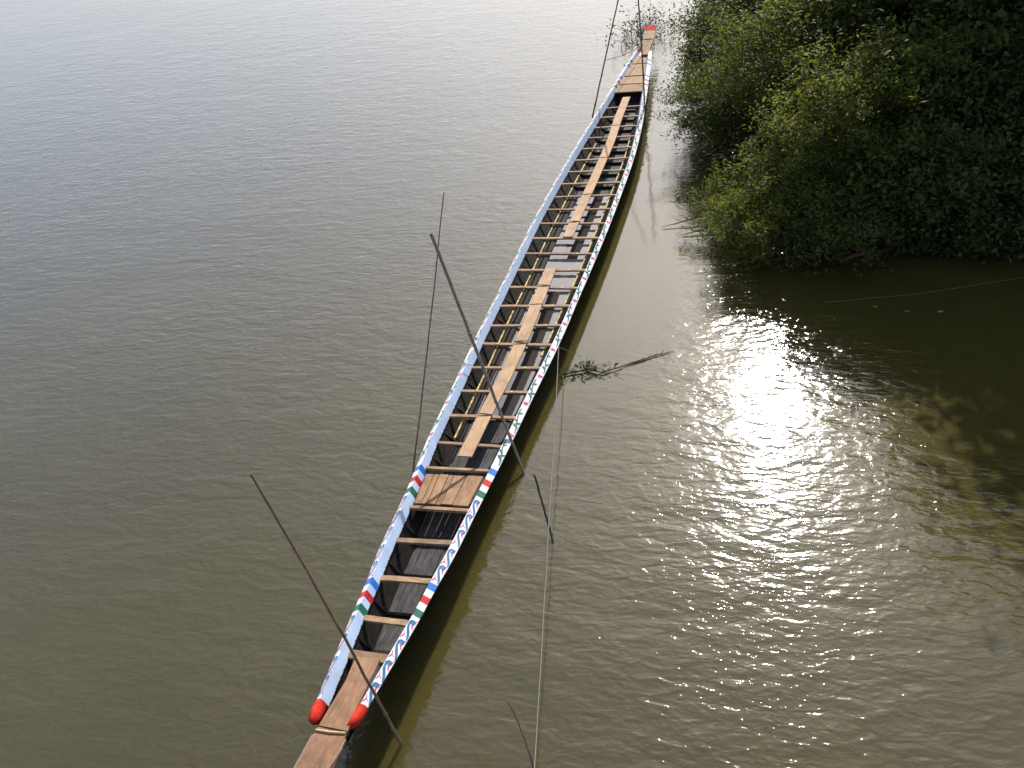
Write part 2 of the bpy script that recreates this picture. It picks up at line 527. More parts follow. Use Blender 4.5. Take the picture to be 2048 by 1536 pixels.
for side in (1, -1):
    A = steps(BOW, STERN, 0.25, EDGES)
    # gunwale: sloping cap, lip
    mb = MB()
    rows, mats = [], []
    for i, a in enumerate(A):
        rows.append([cap_pt(side, a, 0), cap_pt(side, a, 0.5), cap_pt(side, a, 1),
                     cap_pt(side, a, 1) + Vector((-side * .004, 0, -.035)), cap_pt(side, a, 1) + Vector((-side * .03, 0, -.037))])
        mats.append(stripe((a + A[min(i + 1, len(A) - 1)]) / 2))
    mb.grid([r[:3] for r in rows], mats=mats)
    mb.grid([r[2:] for r in rows], mi=4)
    mb.build('gunwale', [M['white'], M['blue'], M['red'], M['green'], M['navy']], boat)
    # inner strake with ragged paint edge
    mb = MB()
    rows, uvs, mats = [], [], []
    for i, a in enumerate(A):
        x0, x1 = wR(a) - .002, max(wR(a) - .062, .05)
        rows.append([(cA(a) + side * (x0 + (x1 - x0) * v), a, zt(a) + .10 - .145 * v) for v in (0, .33, .66, 1)] + [(cA(a) + side * (x1 + .022), a, zt(a) - .048)])
        uvs.append([(a, 0), (a, .33), (a, .66), (a, 1), (a, 1.2)])
        mats.append(stripe((a + A[min(i + 1, len(A) - 1)]) / 2))
    mb.grid(rows, mats=mats, uvs=uvs)
    mb.build('inner_strake', [M['strake'], M['blue'], M['red'], M['green']], boat)
    # hull side planking, outside
    mb = MB()
    rows = []
    for a in steps(BOW - .2, STERN, 0.4):
        z1, zb = zt(a), zF(a) - .05
        rows.append([(cA(a) + side * (wO(a) - .028), a, z1 + .004)] + [(cA(a) + side * xout(a, z), a, z) for z in (z1 - .06, z1 - .14)]
                    + [(cA(a) + side * (xout(a, z) - .012), a, z) for z in (z1 - .143, (z1 + zb) * .5, zb)] + [(cA(a), a, zb - .12)])
    mb.grid(rows)
    mb.build('hull_side', M['navy'], boat)
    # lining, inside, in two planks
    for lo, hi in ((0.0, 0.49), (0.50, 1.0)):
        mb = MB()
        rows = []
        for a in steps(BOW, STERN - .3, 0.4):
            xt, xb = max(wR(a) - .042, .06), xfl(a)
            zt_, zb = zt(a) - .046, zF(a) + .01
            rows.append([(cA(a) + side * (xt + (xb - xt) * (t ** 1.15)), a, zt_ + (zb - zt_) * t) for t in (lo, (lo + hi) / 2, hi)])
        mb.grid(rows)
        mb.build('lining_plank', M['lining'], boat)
    # rounded red tip of the gunwale at the bow
    mb = MB()
    rows = []
    sec = [(wR(BOW) - .075, zt(BOW) - .035), (wR(BOW) - .045, zt(BOW) + .035), (wR(BOW) - .012, zt(BOW) + .095), (wR(BOW) + .012, zt(BOW) + .103), (wR(BOW) + .05, zt(BOW) + .082),
           (wO(BOW) + .004, zt(BOW) + .045), (wO(BOW) + .004, zt(BOW) + .0), (wR(BOW) + .01, zt(BOW) - .06)]
    mx, mz = sum(q[0] for q in sec) / 8, sum(q[1] for q in sec) / 8
    for k in range(9):
        t = k / 8
        sc = math.sqrt(max(1 - t ** 4.5, 0.0)) * .9 + .1 * (1 - t * .6)
        rows.append([(cA(BOW) + side * (mx - .04 * t * t + (x - mx) * sc * 1.02), BOW - .32 * t, mz + .05 * t + (z - mz) * sc * 1.02) for x, z in sec])
    mb.grid(rows, closed=True)
    mb.quad(rows[-1])
    mb.quad(rows[0][::-1])
    mb.build('bow_tip', M['tip_red'], boat, smooth=True)
    # small red end at the stern
    mb = MB()
    rows = []
    for k in range(5):
        t = k / 4
        a = STERN + .25 * t
        p0, p1 = cap_pt(side, STERN, 0), cap_pt(side, STERN, 1)
        rows.append([(p0.x - side * .03 * t, a, p0.z + .003 - .02 * t), (p1.x - side * (.004 + .08 * t), a, p1.z - .02 * t), (p1.x - side * (.01 + .08 * t), a, p1.z - .05), (p0.x - side * (.03 + .03 * t), a, p0.z - .07)])
    mb.grid(rows, closed=True)
    mb.quad(rows[-1]); mb.quad(rows[0][::-1])
    mb.build('stern_tip', M['tip_red'], boat)

# stem and stern blocks closing the hull
for nm, a0, a1 in (('stem_block', BOW - .42, BOW), ('stern_block', STERN - .3, STERN + .2)):
    mb = MB()
    rows = []
    for k in range(5):
        a = a0 + (a1 - a0) * k / 4
        if nm == 'stem_block':
            w, zb = .06 + .028 * k, .50 - .055 * k
        else:
            w, zb = max(wO(a) - .05, .05) * (1 - .1 * k), .15 + .08 * k
        z1 = zt(min(max(a, BOW), STERN)) - .02
        rows.append([(cA(a) - w, a, z1), (cA(a) + w, a, z1), (cA(a) + w * .5, a, (z1 + zb) / 2), (cA(a), a, zb), (cA(a) - w * .5, a, (z1 + zb) / 2)])
    mb.grid(rows, closed=True)
    mb.quad(rows[0][::-1]); mb.quad(rows[-1])
    mb.build(nm, M['navy'], boat)

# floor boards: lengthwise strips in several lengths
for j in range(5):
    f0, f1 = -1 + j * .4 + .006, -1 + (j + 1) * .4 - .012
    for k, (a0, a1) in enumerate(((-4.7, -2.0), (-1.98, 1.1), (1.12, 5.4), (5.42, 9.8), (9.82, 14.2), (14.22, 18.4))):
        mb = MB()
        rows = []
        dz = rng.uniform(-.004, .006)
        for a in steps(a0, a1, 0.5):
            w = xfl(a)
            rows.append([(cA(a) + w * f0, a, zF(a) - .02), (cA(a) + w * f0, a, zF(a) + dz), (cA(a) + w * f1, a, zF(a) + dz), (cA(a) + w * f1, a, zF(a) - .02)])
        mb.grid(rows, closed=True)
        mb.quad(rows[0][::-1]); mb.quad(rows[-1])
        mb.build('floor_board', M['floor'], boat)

# raised bilge boards on the left
for a0, a1 in ((.95, 4.0), (4.02, 6.9), (6.92, 9.75)):
    mb = MB()
    rows = []
    for a in steps(a0, a1, .5):
        x0, x1 = cA(a) - xfl(a) - .03, -.335
        rows.append([(x0, a, .05), (x0, a, .082), (x1, a, .078), (x1, a, .05)])
    mb.grid(rows, closed=True)
    mb.quad(rows[0][::-1]); mb.quad(rows[-1])
    mb.build('bilge_board', M['lining'], boat)

# frames (ribs): V shaped timbers across the floor and up the sides
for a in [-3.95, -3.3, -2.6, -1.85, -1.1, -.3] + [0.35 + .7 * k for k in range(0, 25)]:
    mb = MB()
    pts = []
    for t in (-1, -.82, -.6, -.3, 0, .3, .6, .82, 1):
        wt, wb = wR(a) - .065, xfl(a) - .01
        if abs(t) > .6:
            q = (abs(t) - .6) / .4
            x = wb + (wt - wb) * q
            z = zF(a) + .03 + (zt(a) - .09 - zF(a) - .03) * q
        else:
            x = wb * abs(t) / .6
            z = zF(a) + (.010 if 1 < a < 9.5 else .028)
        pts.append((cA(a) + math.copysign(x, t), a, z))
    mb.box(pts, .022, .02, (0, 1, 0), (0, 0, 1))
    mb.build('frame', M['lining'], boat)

# thwarts
TH = [-4.28, -3.69, -2.955, -2.21] + [0.70 * k for k in range(0, 22)]
meas = {0: -.005, 1: .727, 2: 1.42, 3: 2.125, 4: 2.867}
for i, a in enumerate(TH):
    if i >= 4 and (i - 4) in meas: a = meas[i - 4]
    w = wR(a) - .048
    hw = .062 if i == 0 else (.042 if i < 4 else .030 + rng.uniform(-.003, .004))
    mb = MB()
    sk = rng.normal(0, .012)
    z = zt(a) - .030
    n = 6
    path = [(cA(a) + w * (2 * k / n - 1), a + sk * (2 * k / n - 1) + rng.normal(0, .002), z + rng.normal(0, .0015)) for k in range(n + 1)]
    mb.box(path, hw, .016, (0, 1, 0), (0, 0, 1))
    th = mb.build('thwart', M['thwart'], boat)
    if i in (5, 6, 7, 8, 9, 10, 11, 12, 13):
        for fx in ((.55,) if i % 2 else (.5, -.55)):
            mk = MB()
            cx = cA(a) + w * fx
            cy = a + sk * fx
            mk.quad([(cx - .018, cy - .022, z + .0195), (cx + .018, cy - .022, z + .0195), (cx + .018, cy + .022, z + .0195), (cx - .018, cy + .022, z + .0195)])
            mk.build('paint_mark', M['bamboo_y'], th)


def long_plank(name, mat, stations, hw, thick, parent, notch=None):
    """plank along the boat: stations (a, x, z)"""
    mb = MB()
    fx = pchip([s[0] for s in stations], [s[1] for s in stations])
    fz = pchip([s[0] for s in stations], [s[2] for s in stations])
    fw = pchip([s[0] for s in stations], hw) if hasattr(hw, '__len__') else (lambda a: hw)
    A = steps(stations[0][0], stations[-1][0], .35)
    mb.box([(fx(a), a, fz(a)) for a in A], [fw(a) for a in A], thick / 2, (1, 0, 0), (0, 0, 1))
    return mb.build(name, mat, parent), fx, fz, fw


def lashing(parent, fx, fz, fw, a, turns, thick):
    for k in range(turns):
        mb = MB()
        aa = a + (k - (turns - 1) / 2) * .045
        w = fw(aa) + .006
        sk = .012 * (-1) ** k
        mb.tube([(fx(aa) - w, aa - sk, fz(aa) - thick), (fx(aa) - w, aa - sk, fz(aa) + thick / 2 + .002), (fx(aa), aa, fz(aa) + thick / 2 + .007), (fx(aa) + w, aa + sk, fz(aa) + thick / 2 + .002), (fx(aa) + w, aa + sk, fz(aa) - thick)], .006, 6)
        mb.build('lashing', M['cord'], parent)


# the two loose walking planks lashed along the middle
p, fx, fz, fw = long_plank('walk_plank', M['plank'], [(-.34, -.03, zt(-.34) + .0), (.7, -.02, .345), (2.0, .03, .345), (2.85, .035, .345), (4.2, .005, .345), (5.62, -.035, .345)], .112, .026, boat)
p['label'] = 'pale walking plank lashed over the nearer thwarts'
for a, n in ((.73, 2), (2.87, 3), (4.2, 1), (4.9, 2)):
    lashing(p, fx, fz, fw, a, n, .026)
p, fx, fz, fw = long_plank('walk_plank', M['plank'], [(7.0, .022, .345), (7.8, .022, .345), (9.8, .033, .352), (11.95, .04, .372), (14.0, -.03, .404), (15.35, -.044, .434)], .104, .026, boat)
p['label'] = 'pale walking plank lashed over the farther thwarts'
for a, n in ((7.7, 2), (9.1, 1), (11.2, 1), (13.3, 1)):
    lashing(p, fx, fz, fw, a, n, .026)

# bow platform: lengthwise boards between two bars
bounds = [-1, -.72, -.52, -.20, -.0, .42, 1.0]
for k in range(6):
    mb = MB()
    rows = []
    dz = rng.uniform(-.003, .004)
    e0, e1 = rng.uniform(-.012, .012, 2)
    for a in (-1.46 + e0, -1.1, -.80 + e1):
        w = wR(a) - .085
        x0, x1 = cA(a) + w * bounds[k] + .005, cA(a) + w * bounds[k + 1] - .005
        z = zt(a) + .012 + dz
        rows.append([(x0, a, z - .025), (x0, a, z), (x1, a, z), (x1, a, z - .025)])
    mb.grid(rows, closed=True)
    mb.quad(rows[0][::-1]); mb.quad(rows[-1])
    mb.build('deck_board', M['deck'], boat)
for a, hw, dz in ((-1.545, .030, -.012), (-.665, .026, .006)):
    mb = MB()
    w = wR(a) - .05
    mb.box([(cA(a) + w * t, a, zt(a) + dz) for t in (-1, -.5, 0, .5, 1)], hw, .022, (0, 1, 0), (0, 0, 1))
    mb.build('platform_bar', M['thwart'], boat)

# stern platform: crosswise boards, then the stern tongue
for a0, a1 in ((15.70, 16.27), (16.34, 16.92), (17.0, 17.95), (18.03, 18.72)):
    mb = MB()
    rows = []
    for a in (a0, (a0 + a1) / 2, a1):
        w = max(wR(a) - .045, .05)
        z = zt(a) + .035
        rows.append([(cA(a) - w, a, z - .03), (cA(a) - w, a, z), (cA(a) + w, a, z), (cA(a) + w, a, z - .03)])
    mb.grid(rows, closed=True)
    mb.quad(rows[0][::-1]); mb.quad(rows[-1])
    mb.build('deck_board', M['deck'], boat)

# bow tongue plank running out past the bow
t1, fx, fz, fw = long_plank('bow_tongue', M['tongue'], [(-7.3, .10, .90), (-6.3, .095, .80), (-5.9, .094, .762), (-5.46, .082, .724), (-5.0, .075, .684), (-4.5, .082, .634), (-4.36, .04, .60)], [.20, .20, .19, .175, .145, .135, .15], .035, boat)
for a, n in ((-5.44, 2),):
    lashing(t1, fx, fz, fw, a, n, .035)
mb = MB()
mb.tube([(-.09, -5.47, .752), (.08, -5.475, .755), (.25, -5.46, .750)], .013, 8)
mb.build('cane_bar', M['cane'], t1, smooth=True)
for s in (-1, 1):
    mb = MB()
    mb.box([(fx(a) + s * (fw(a) + .008), a, fz(a) - .012) for a in (-7.28, -6.6, -6.0, -5.52)], .010, .028, (1, 0, 0), (0, 0, 1))
    mb.build('edge_batten', M['bamboo_d'], t1)
# stern tongue with a red painted end
t2, fx, fz, fw = long_plank('stern_tongue', M['deck'], [(18.6, 0.0, .60), (19.2, -.02, .64), (20.1, -.075, .69), (21.15, -.15, .745)], [.10, .12, .175, .185], .035, boat)
mb = MB()
mb.box([(fx(a), a, fz(a) + .021) for a in (20.75, 21.0, 21.155)], .185, .003, (1, 0, 0), (0, 0, 1))
mb.build('red_end_band', M['matte_red'], t2)
lashing(t2, fx, fz, fw, 19.9, 2, .035)

# bamboo rails along the insides, jointed
for side, a0, a1, fr in ((-1, .2, 12.2, .60), (1, 2.6, 12.4, .80)):
    mb = MB()
    path, rad = [], []
    a = a0
    while a < a1:
        for da, r in ((0, .019), (.012, .022), (.024, .019), (.40, .0185)):
            aa = a + da
            path.append((cA(aa) + side * (wR(aa) - .06) * fr + (.0 if side < 0 else .0), aa, zt(aa) - .085 + .006 * math.sin(aa * 2)))
            rad.append(r)
        a += .42
    mb.tube(path, rad, 8)
    mb.build('bamboo_rail', M['bamboo_y'], boat, smooth=True)

# painted ornaments on the caps
def ribbon(mb, side, pts, width, lift):
    """pts in (a, v metres across the cap); flat painted stroke"""
    P = []
    for i in range(len(pts)):
        a, v = pts[i]
        b0, b1 = pts[max(i - 1, 0)], pts[min(i + 1, len(pts) - 1)]
        d = Vector((b1[0] - b0[0], b1[1] - b0[1])).normalized()
        n = Vector((-d.y, d.x))
        w = width * (0.55 if i in (0, len(pts) - 1) else 1.0) / 2
        row = []
        for s in (-1, 1):
            aa, vv = a + n.x * w * s, v + n.y * w * s
            row.append(cap_pt(side, aa, min(max(vv / cw(aa), .02), .98), lift))
        P.append(row)
    mb.grid(P)


def cw(a):
    return wO(a) - wR(a)


def blob(mb, side, a, v, ra, rv, ang, lift, n=8, lobes=0):
    pts = []
    for k in range(n):
        t = 2 * math.pi * k / n
        r = 1 + (.35 * math.cos(lobes * t) if lobes else 0)
        x, y = ra * r * math.cos(t), rv * r * math.sin(t)
        aa, vv = a + x * math.cos(ang) - y * math.sin(ang), v + x * math.sin(ang) + y * math.cos(ang)
        pts.append(cap_pt(side, aa, min(max(vv / cw(aa), .02), .98), lift))
    mb.quad(pts)


gun = [o for o in boat.children if o.name.startswith('gunwale')]
for side, g in zip((1, -1), gun):
    for a0, a1, n in ((-5.03, -3.70, 4), (-3.05, -1.37, 5)):
        per = (a1 - a0) / n
        for k in range(n):
            s = a0 + per * k + rng.normal(0, .014)
            h = cw(s + per / 2) * rng.uniform(.9, 1.02)
            sb, sr = MB(), MB()
            # double blue wave: starts at the outer edge, runs up the inner side and curls over outwards
            for off, wd in ((0.0, .017), (.034, .015)):
                pts = []
                for q in range(17):
                    t = q / 16
                    if t < .5:
                        u = t / .5
                        pts.append((s + off + per * (.0 + .66 * u), h * (.94 - .74 * (u * u * (3 - 2 * u)))))
                    else:
                        u = (t - .5) / .5
                        an = math.pi - u * 1.75 * math.pi
                        r = h * (.40 - .24 * u) - off * .45
                        pts.append((s + off * .3 + per * .80 + max(r, .008) * 1.35 * math.sin(an), h * .56 + max(r, .008) * math.cos(an)))
                ribbon(sb, side, pts, wd, .0030)
            # red strokes in the gaps: a wedge on each edge
            ribbon(sr, side, [(s + per * .02, h * .06), (s + per * .20, h * .30), (s + per * .12, h * .62)], .019, .0022)
            ribbon(sr, side, [(s + per * .20, h * .30), (s + per * .34, h * .10)], .015, .0025)
            ribbon(sr, side, [(s + per * .52, h * .94), (s + per * .66, h * .66), (s + per * .95, h * .93)], .018, .0022)
            sb.build('painted_scroll', M['scroll_blue'], g)
            sr.build('painted_stroke', M['scroll_red'], g)
    flowers = [.95 + .82 * j for j in range(-1, 19)]
    for f0, f1 in zip([-.66] + flowers, flowers + [15.95]):
        h = cw((f0 + f1) / 2)
        L0 = f1 - f0
        if L0 > .3:
            vn = MB()
            pts = [(f0 + L0 * (.10 + .76 * t), h * (.5 + .33 * math.cos(math.pi * (1.15 * t + .05)))) for t in np.linspace(0, 1, 9)]
            ribbon(vn, side, pts, .017, .0026)
            for t, sgn, sz in ((.30, -1, 1.0), (.45, 1, .9), (.62, -1, .85), (.78, 1, .7)):
                q = pts[int(t * 8)]
                jz = sz * rng.uniform(.8, 1.2)
                blob(vn, side, q[0] + .012 + rng.normal(0, .012), q[1] + sgn * h * .18, .056 * jz, .020 * jz, sgn * rng.uniform(.45, .9), .0030)
            vn.build('painted_vine', M['vine'], g)
        if f1 < 15.9:
            fl = MB()
            blob(fl, side, f1 + rng.normal(0, .02), h * rng.uniform(.44, .56), .046 * rng.uniform(.85, 1.12), .036, rng.uniform(0, 1), .0026, 15, 5)
            fl.build('painted_flower', M['flower'], g)

# water lying in the bottom of the boat
mb = MB()
rows = []
for a in steps(1.0, 9.7, .4):
    w = xfl(a) + .02
    rows.append([(max(cA(a) - w, -.345), a, .060), (cA(a) + w, a, .060)])
mb.grid(rows)
tag(mb.build('bilge_water', M['bilge']), 'still grey water lying in the bottom of the boat', 'water', kind='structure')


# ------------------------------------------------------------------ poles, ropes, stakes
def pole(name, base, top, r0, r1, mat, label, nodes=0, bend=0.0, seed=0, cat='pole', below=.5):
    r_ = np.random.default_rng(seed)
    b, t = Vector(base), Vector(top)
    d = (t - b)
    s = d.cross(Vector((0, 0, 1))).normalized()
    n = 22
    path, rad = [], []
    for i in range(n + 1):
        u = i / n
        w = -below / d.z + u * (1 + below / d.z)
        off = s * bend * math.sin(math.pi * max(w, 0)) + Vector(r_.normal(0, .0022, 3))
        path.append(b + d * w + off - b)
        rad.append(r0 + (r1 - r0) * u)
    root = empty(name, base)
    tag(root, label, cat)
    mb = MB()
    mb.tube([p + b for p in path], rad, 8)
    mb.build('shaft', mat, root, smooth=True)
    for k in range(nodes):
        u = (k + 1) / (nodes + 1)
        i = int(u * n)
        dd = (path[i + 1] - path[i]).normalized()
        mb = MB()
        mb.tube([path[i] + b - dd * .02, path[i] + b, path[i] + b + dd * .02], [rad[i], rad[i] * 1.5, rad[i]], 8)
        mb.build('node', mat, root, smooth=True)
    return root


pole('mooring_pole', (.547, -4.996, 0), (-.243, -4.86, 3.70), .019, .012, M['bamboo_d'], 'thin dark brown pole leaning across the red-tipped bow', 3, .03, 1)
pole('mooring_pole', (.80, -.22, 0), (-.70, 1.66, 3.02), .020, .029, M['pole_grey'], 'thick grey pole leaning over the middle of the boat, crossing the long plank', 2, .0, 2)
pole('bamboo_pole', (-.94, -.30, 0), (-1.03, 3.3, 2.98), .015, .010, M['bamboo_d'], 'slender bamboo pole with a swollen joint standing beside the left gunwale', 4, .02, 3)
pole('bamboo_pole', (-1.0, 15.2, 0), (.25, 15.3, 4.0), .022, .015, M['bamboo_d'], 'tall bamboo pole left of the far end, cut off by the top of the picture', 4, .03, 4)
pole('mooring_pole', (.60, 14.2, 0), (.42, 15.4, 3.9), .022, .018, M['pole_grey'], 'tall upright pole against the right side of the stern', 3, .03, 5)
pole('mooring_stake', (1.55, -1.62, 0), (1.20, -.93, .58), .013, .016, M['stick'], 'short black stake leaning out of the water beside the grey pole', 0, .0, 6, 'stake', .3)
pole('twig', (2.08, -5.05, 0), (1.80, -4.72, .62), .013, .008, M['bamboo_d'], 'thin bare twig standing in the water at the bottom edge by the rope', 0, .02, 7, 'twig', .2)


def line_obj(name, pts, r, mat, label, cat, sag=0.0, n=40):
    P = [Vector(p) for p in pts]
    out = []
    for i in range(n + 1):
        u = i / n * (len(P) - 1)
        k = min(int(u), len(P) - 2)
        p = P[k].lerp(P[k + 1], u - k)
        s = i / n
        p = p + Vector((0, 0, -sag * 4 * s * (1 - s))) + Vector((rng.normal(0, .003), 0, rng.normal(0, .003)))
        out.append(p)
    mb = MB()
    mb.tube(out, r, 6)
    return tag(mb.build(name, mat, None, smooth=True), label, cat)


line_obj('mooring_rope', [(.76, 2.68, .40), (2.10, -5.03, .14), (2.38, -6.4, .40)], .0065, M['rope'], 'long grey mooring rope running down from the gunwale along the right of the bow', 'rope', .06)
line_obj('cord', [(-.973, 1.005, 1.08), (-.60, 2.125, .36)], .004, M['cord'], 'thin cord tying the slender bamboo pole to the boat', 'cord', .0, 12)
line_obj('cord', [(-.55, 15.24, 1.5), (.0, 19.9, .72)], .008, M['cord'], 'thin cord from the tall bamboo pole to the stern tongue', 'cord', .1, 12)
line_obj('cord', [(.76, 2.70, .38), (1.05, 2.95, .03)], .004, M['rope'], 'short loose cord hanging from the right gunwale to the water', 'cord', .0, 8)
line_obj('fishing_line', [(5.07, 4.83, .05), (6.6, 5.0, .12), (8.9, 5.55, .25)], .002, M['rope'], 'fine pale line stretched over the shaded water towards the right edge', 'line', .0, 12)


# ------------------------------------------------------------------ foliage
LEAFCOLS = np.array([(.044, .058, .028), (.060, .082, .030), (.082, .112, .032), (.118, .148, .034), (.170, .190, .038), (.22, .19, .03), (.29, .21, .035)])


def leaves(name, pos, nrm, length, width, cols, mat, parent=None):
    n = len(pos)
    d = rng.normal(0, 1, (n, 3)); d[:, 2] -= .35
    d -= nrm * (d * nrm).sum(1)[:, None]
    d /= np.linalg.norm(d, axis=1)[:, None] + 1e-9
    s = np.cross(nrm, d)
    L = (length * rng.uniform(.65, 1.3, n))[:, None]
    W = (width * rng.uniform(.7, 1.3, n))[:, None]
    v = np.empty((n, 4, 3))
    v[:, 0] = pos - d * L * .5
    v[:, 1] = pos - d * L * .05 + s * W * .5 + nrm * W * .16
    v[:, 2] = pos + d * L * .5 - nrm * L * .12
    v[:, 3] = pos - d * L * .05 - s * W * .5 + nrm * W * .16
    idx = np.arange(n)[:, None] * 4
    tris = np.concatenate([idx + [0, 1, 2], idx + [0, 2, 3]], 1).reshape(-1, 3)
    me = bpy.data.meshes.new(name)
    me.vertices.add(n * 4)
    me.vertices.foreach_set('co', v.ravel())
    me.loops.add(len(tris) * 3)
    me.loops.foreach_set('vertex_index', tris.ravel().astype(np.int32))
    me.polygons.add(len(tris))
    me.polygons.foreach_set('loop_start', np.arange(0, len(tris) * 3, 3, dtype=np.int32))
    me.polygons.foreach_set('loop_total', np.full(len(tris), 3, dtype=np.int32))
    at = me.attributes.new('leafcol', 'FLOAT_COLOR', 'POINT')
    c = np.ones((n, 4, 4)); c[:, :, :3] = cols[:, None, :]
    at.data.foreach_set('color', c.ravel())
    me.materials.append(mat)
    me.update(calc_edges=True)
    me.validate()
    o = bpy.data.objects.new(name, me)
    col.objects.link(o)
    if parent is not None:
        o.parent = parent
        o.matrix_parent_inverse = Matrix.Translation(-Vector(parent_loc(parent)))
    return o


def crown_points(c, rad, n_clump, per, spread, droop=0.0):
    """leaf positions in clumps through an ellipsoid, denser near its surface"""
    u = rng.normal(0, 1, (n_clump, 3))
    u /= np.linalg.norm(u, axis=1)[:, None]
    r = rng.uniform(.25, 1.0, n_clump) ** .55 * rng.uniform(.75, 1.12, n_clump) * np.where(rng.uniform(0, 1, n_clump) < .12, 1.22, 1.0)
    cc = np.array(c) + u * r[:, None] * np.array(rad)
    cc[:, 2] -= droop * r * rng.uniform(0, 1, n_clump)
    sz = rng.uniform(.55, 1.35, n_clump)
    ids = np.repeat(np.arange(n_clump), per)
    ax = u + rng.normal(0, .45, u.shape) + [0, 0, -.25]     # each clump is a spray growing outwards
    ax /= np.linalg.norm(ax, axis=1)[:, None]
    pos = cc[ids] + rng.normal(0, .75, (len(ids), 3)) * (spread * sz[ids])[:, None] * [1, 1, .7] + ax[ids] * (rng.normal(0, 1.5, len(ids)) * spread * sz[ids])[:, None]
    return cc, ids, pos


def shrub(name, label, base, c, rad, n_clump, per, spread, leaf, pal, seed_cols=.6, limbs=7, trunk=.06, group=None, cat='shrub', droop=0.0):
    root = empty(name, base)
    tag(root, label, cat, group)
    cc, ids, pos = crown_points(c, rad, n_clump, per, spread, droop)
    keep = pos[:, 2] > .02
    pos, ids = pos[keep], ids[keep]
    nrm = rng.normal(0, .55, pos.shape) + [0, 0, 1]
    nrm /= np.linalg.norm(nrm, axis=1)[:, None]
    # a clump keeps near one shade, its leaves vary round it
    ctone = rng.uniform(0, 1, len(cc))
    tone = np.clip(pal[0] + (pal[1] - pal[0]) * (ctone[ids] * seed_cols + rng.uniform(0, 1, len(ids)) * (1 - seed_cols)) + (rng.uniform(0, 1, len(ids)) < .025) * 2.2, 0, len(LEAFCOLS) - 1.001)
    i0 = tone.astype(int)
    f = (tone - i0)[:, None]
    cols = LEAFCOLS[i0] * (1 - f) + LEAFCOLS[i0 + 1] * f
    leaves('crown', pos, nrm, leaf[0], leaf[1], cols, M['leaf'], root)['kind'] = 'stuff'
    mb = MB()
    b, cv = Vector(base), Vector(c)
    fork = b.lerp(cv, .55)
    mb.tube([b - Vector((0, 0, .3)), b.lerp(fork, .5) + Vector((.05, .03, 0)), fork], [trunk, trunk * .8, trunk * .65], 8)
    pick = rng.choice(len(cc), size=min(limbs, len(cc)), replace=False)
    for q in pick:
        e = Vector(cc[q])
        mid = fork.lerp(e, .5) + Vector(rng.normal(0, .08, 3)) + Vector((0, 0, .08))
        mb.tube([fork.lerp(b, rng.uniform(0, .3)), mid, e], [trunk * .5, trunk * .3, trunk * .12], 6)
    for q in rng.choice(len(cc), size=6, replace=False):      # twigs standing out of the leaves
        d = Vector(cc[q]) - cv
        e = cv + d * 1.25 + Vector((0, 0, rng.uniform(-.15, .2)))
        mb.tube([cv + d * .5, cv + d * .9 + Vector(rng.normal(0, .05, 3)), e], [trunk * .25, trunk * .16, .004], 5)
    mb.build('trunk', M['bark'], root, smooth=True)
    return root


GR = 'shrubs and trees on the bank'
LIGHT, MIDG, DARK = (1.9, 4.1), (1.2, 3.6), (.8, 3.2)
SMALL, FINE, BROAD = (.085, .038), (.11, .024), (.12, .065)
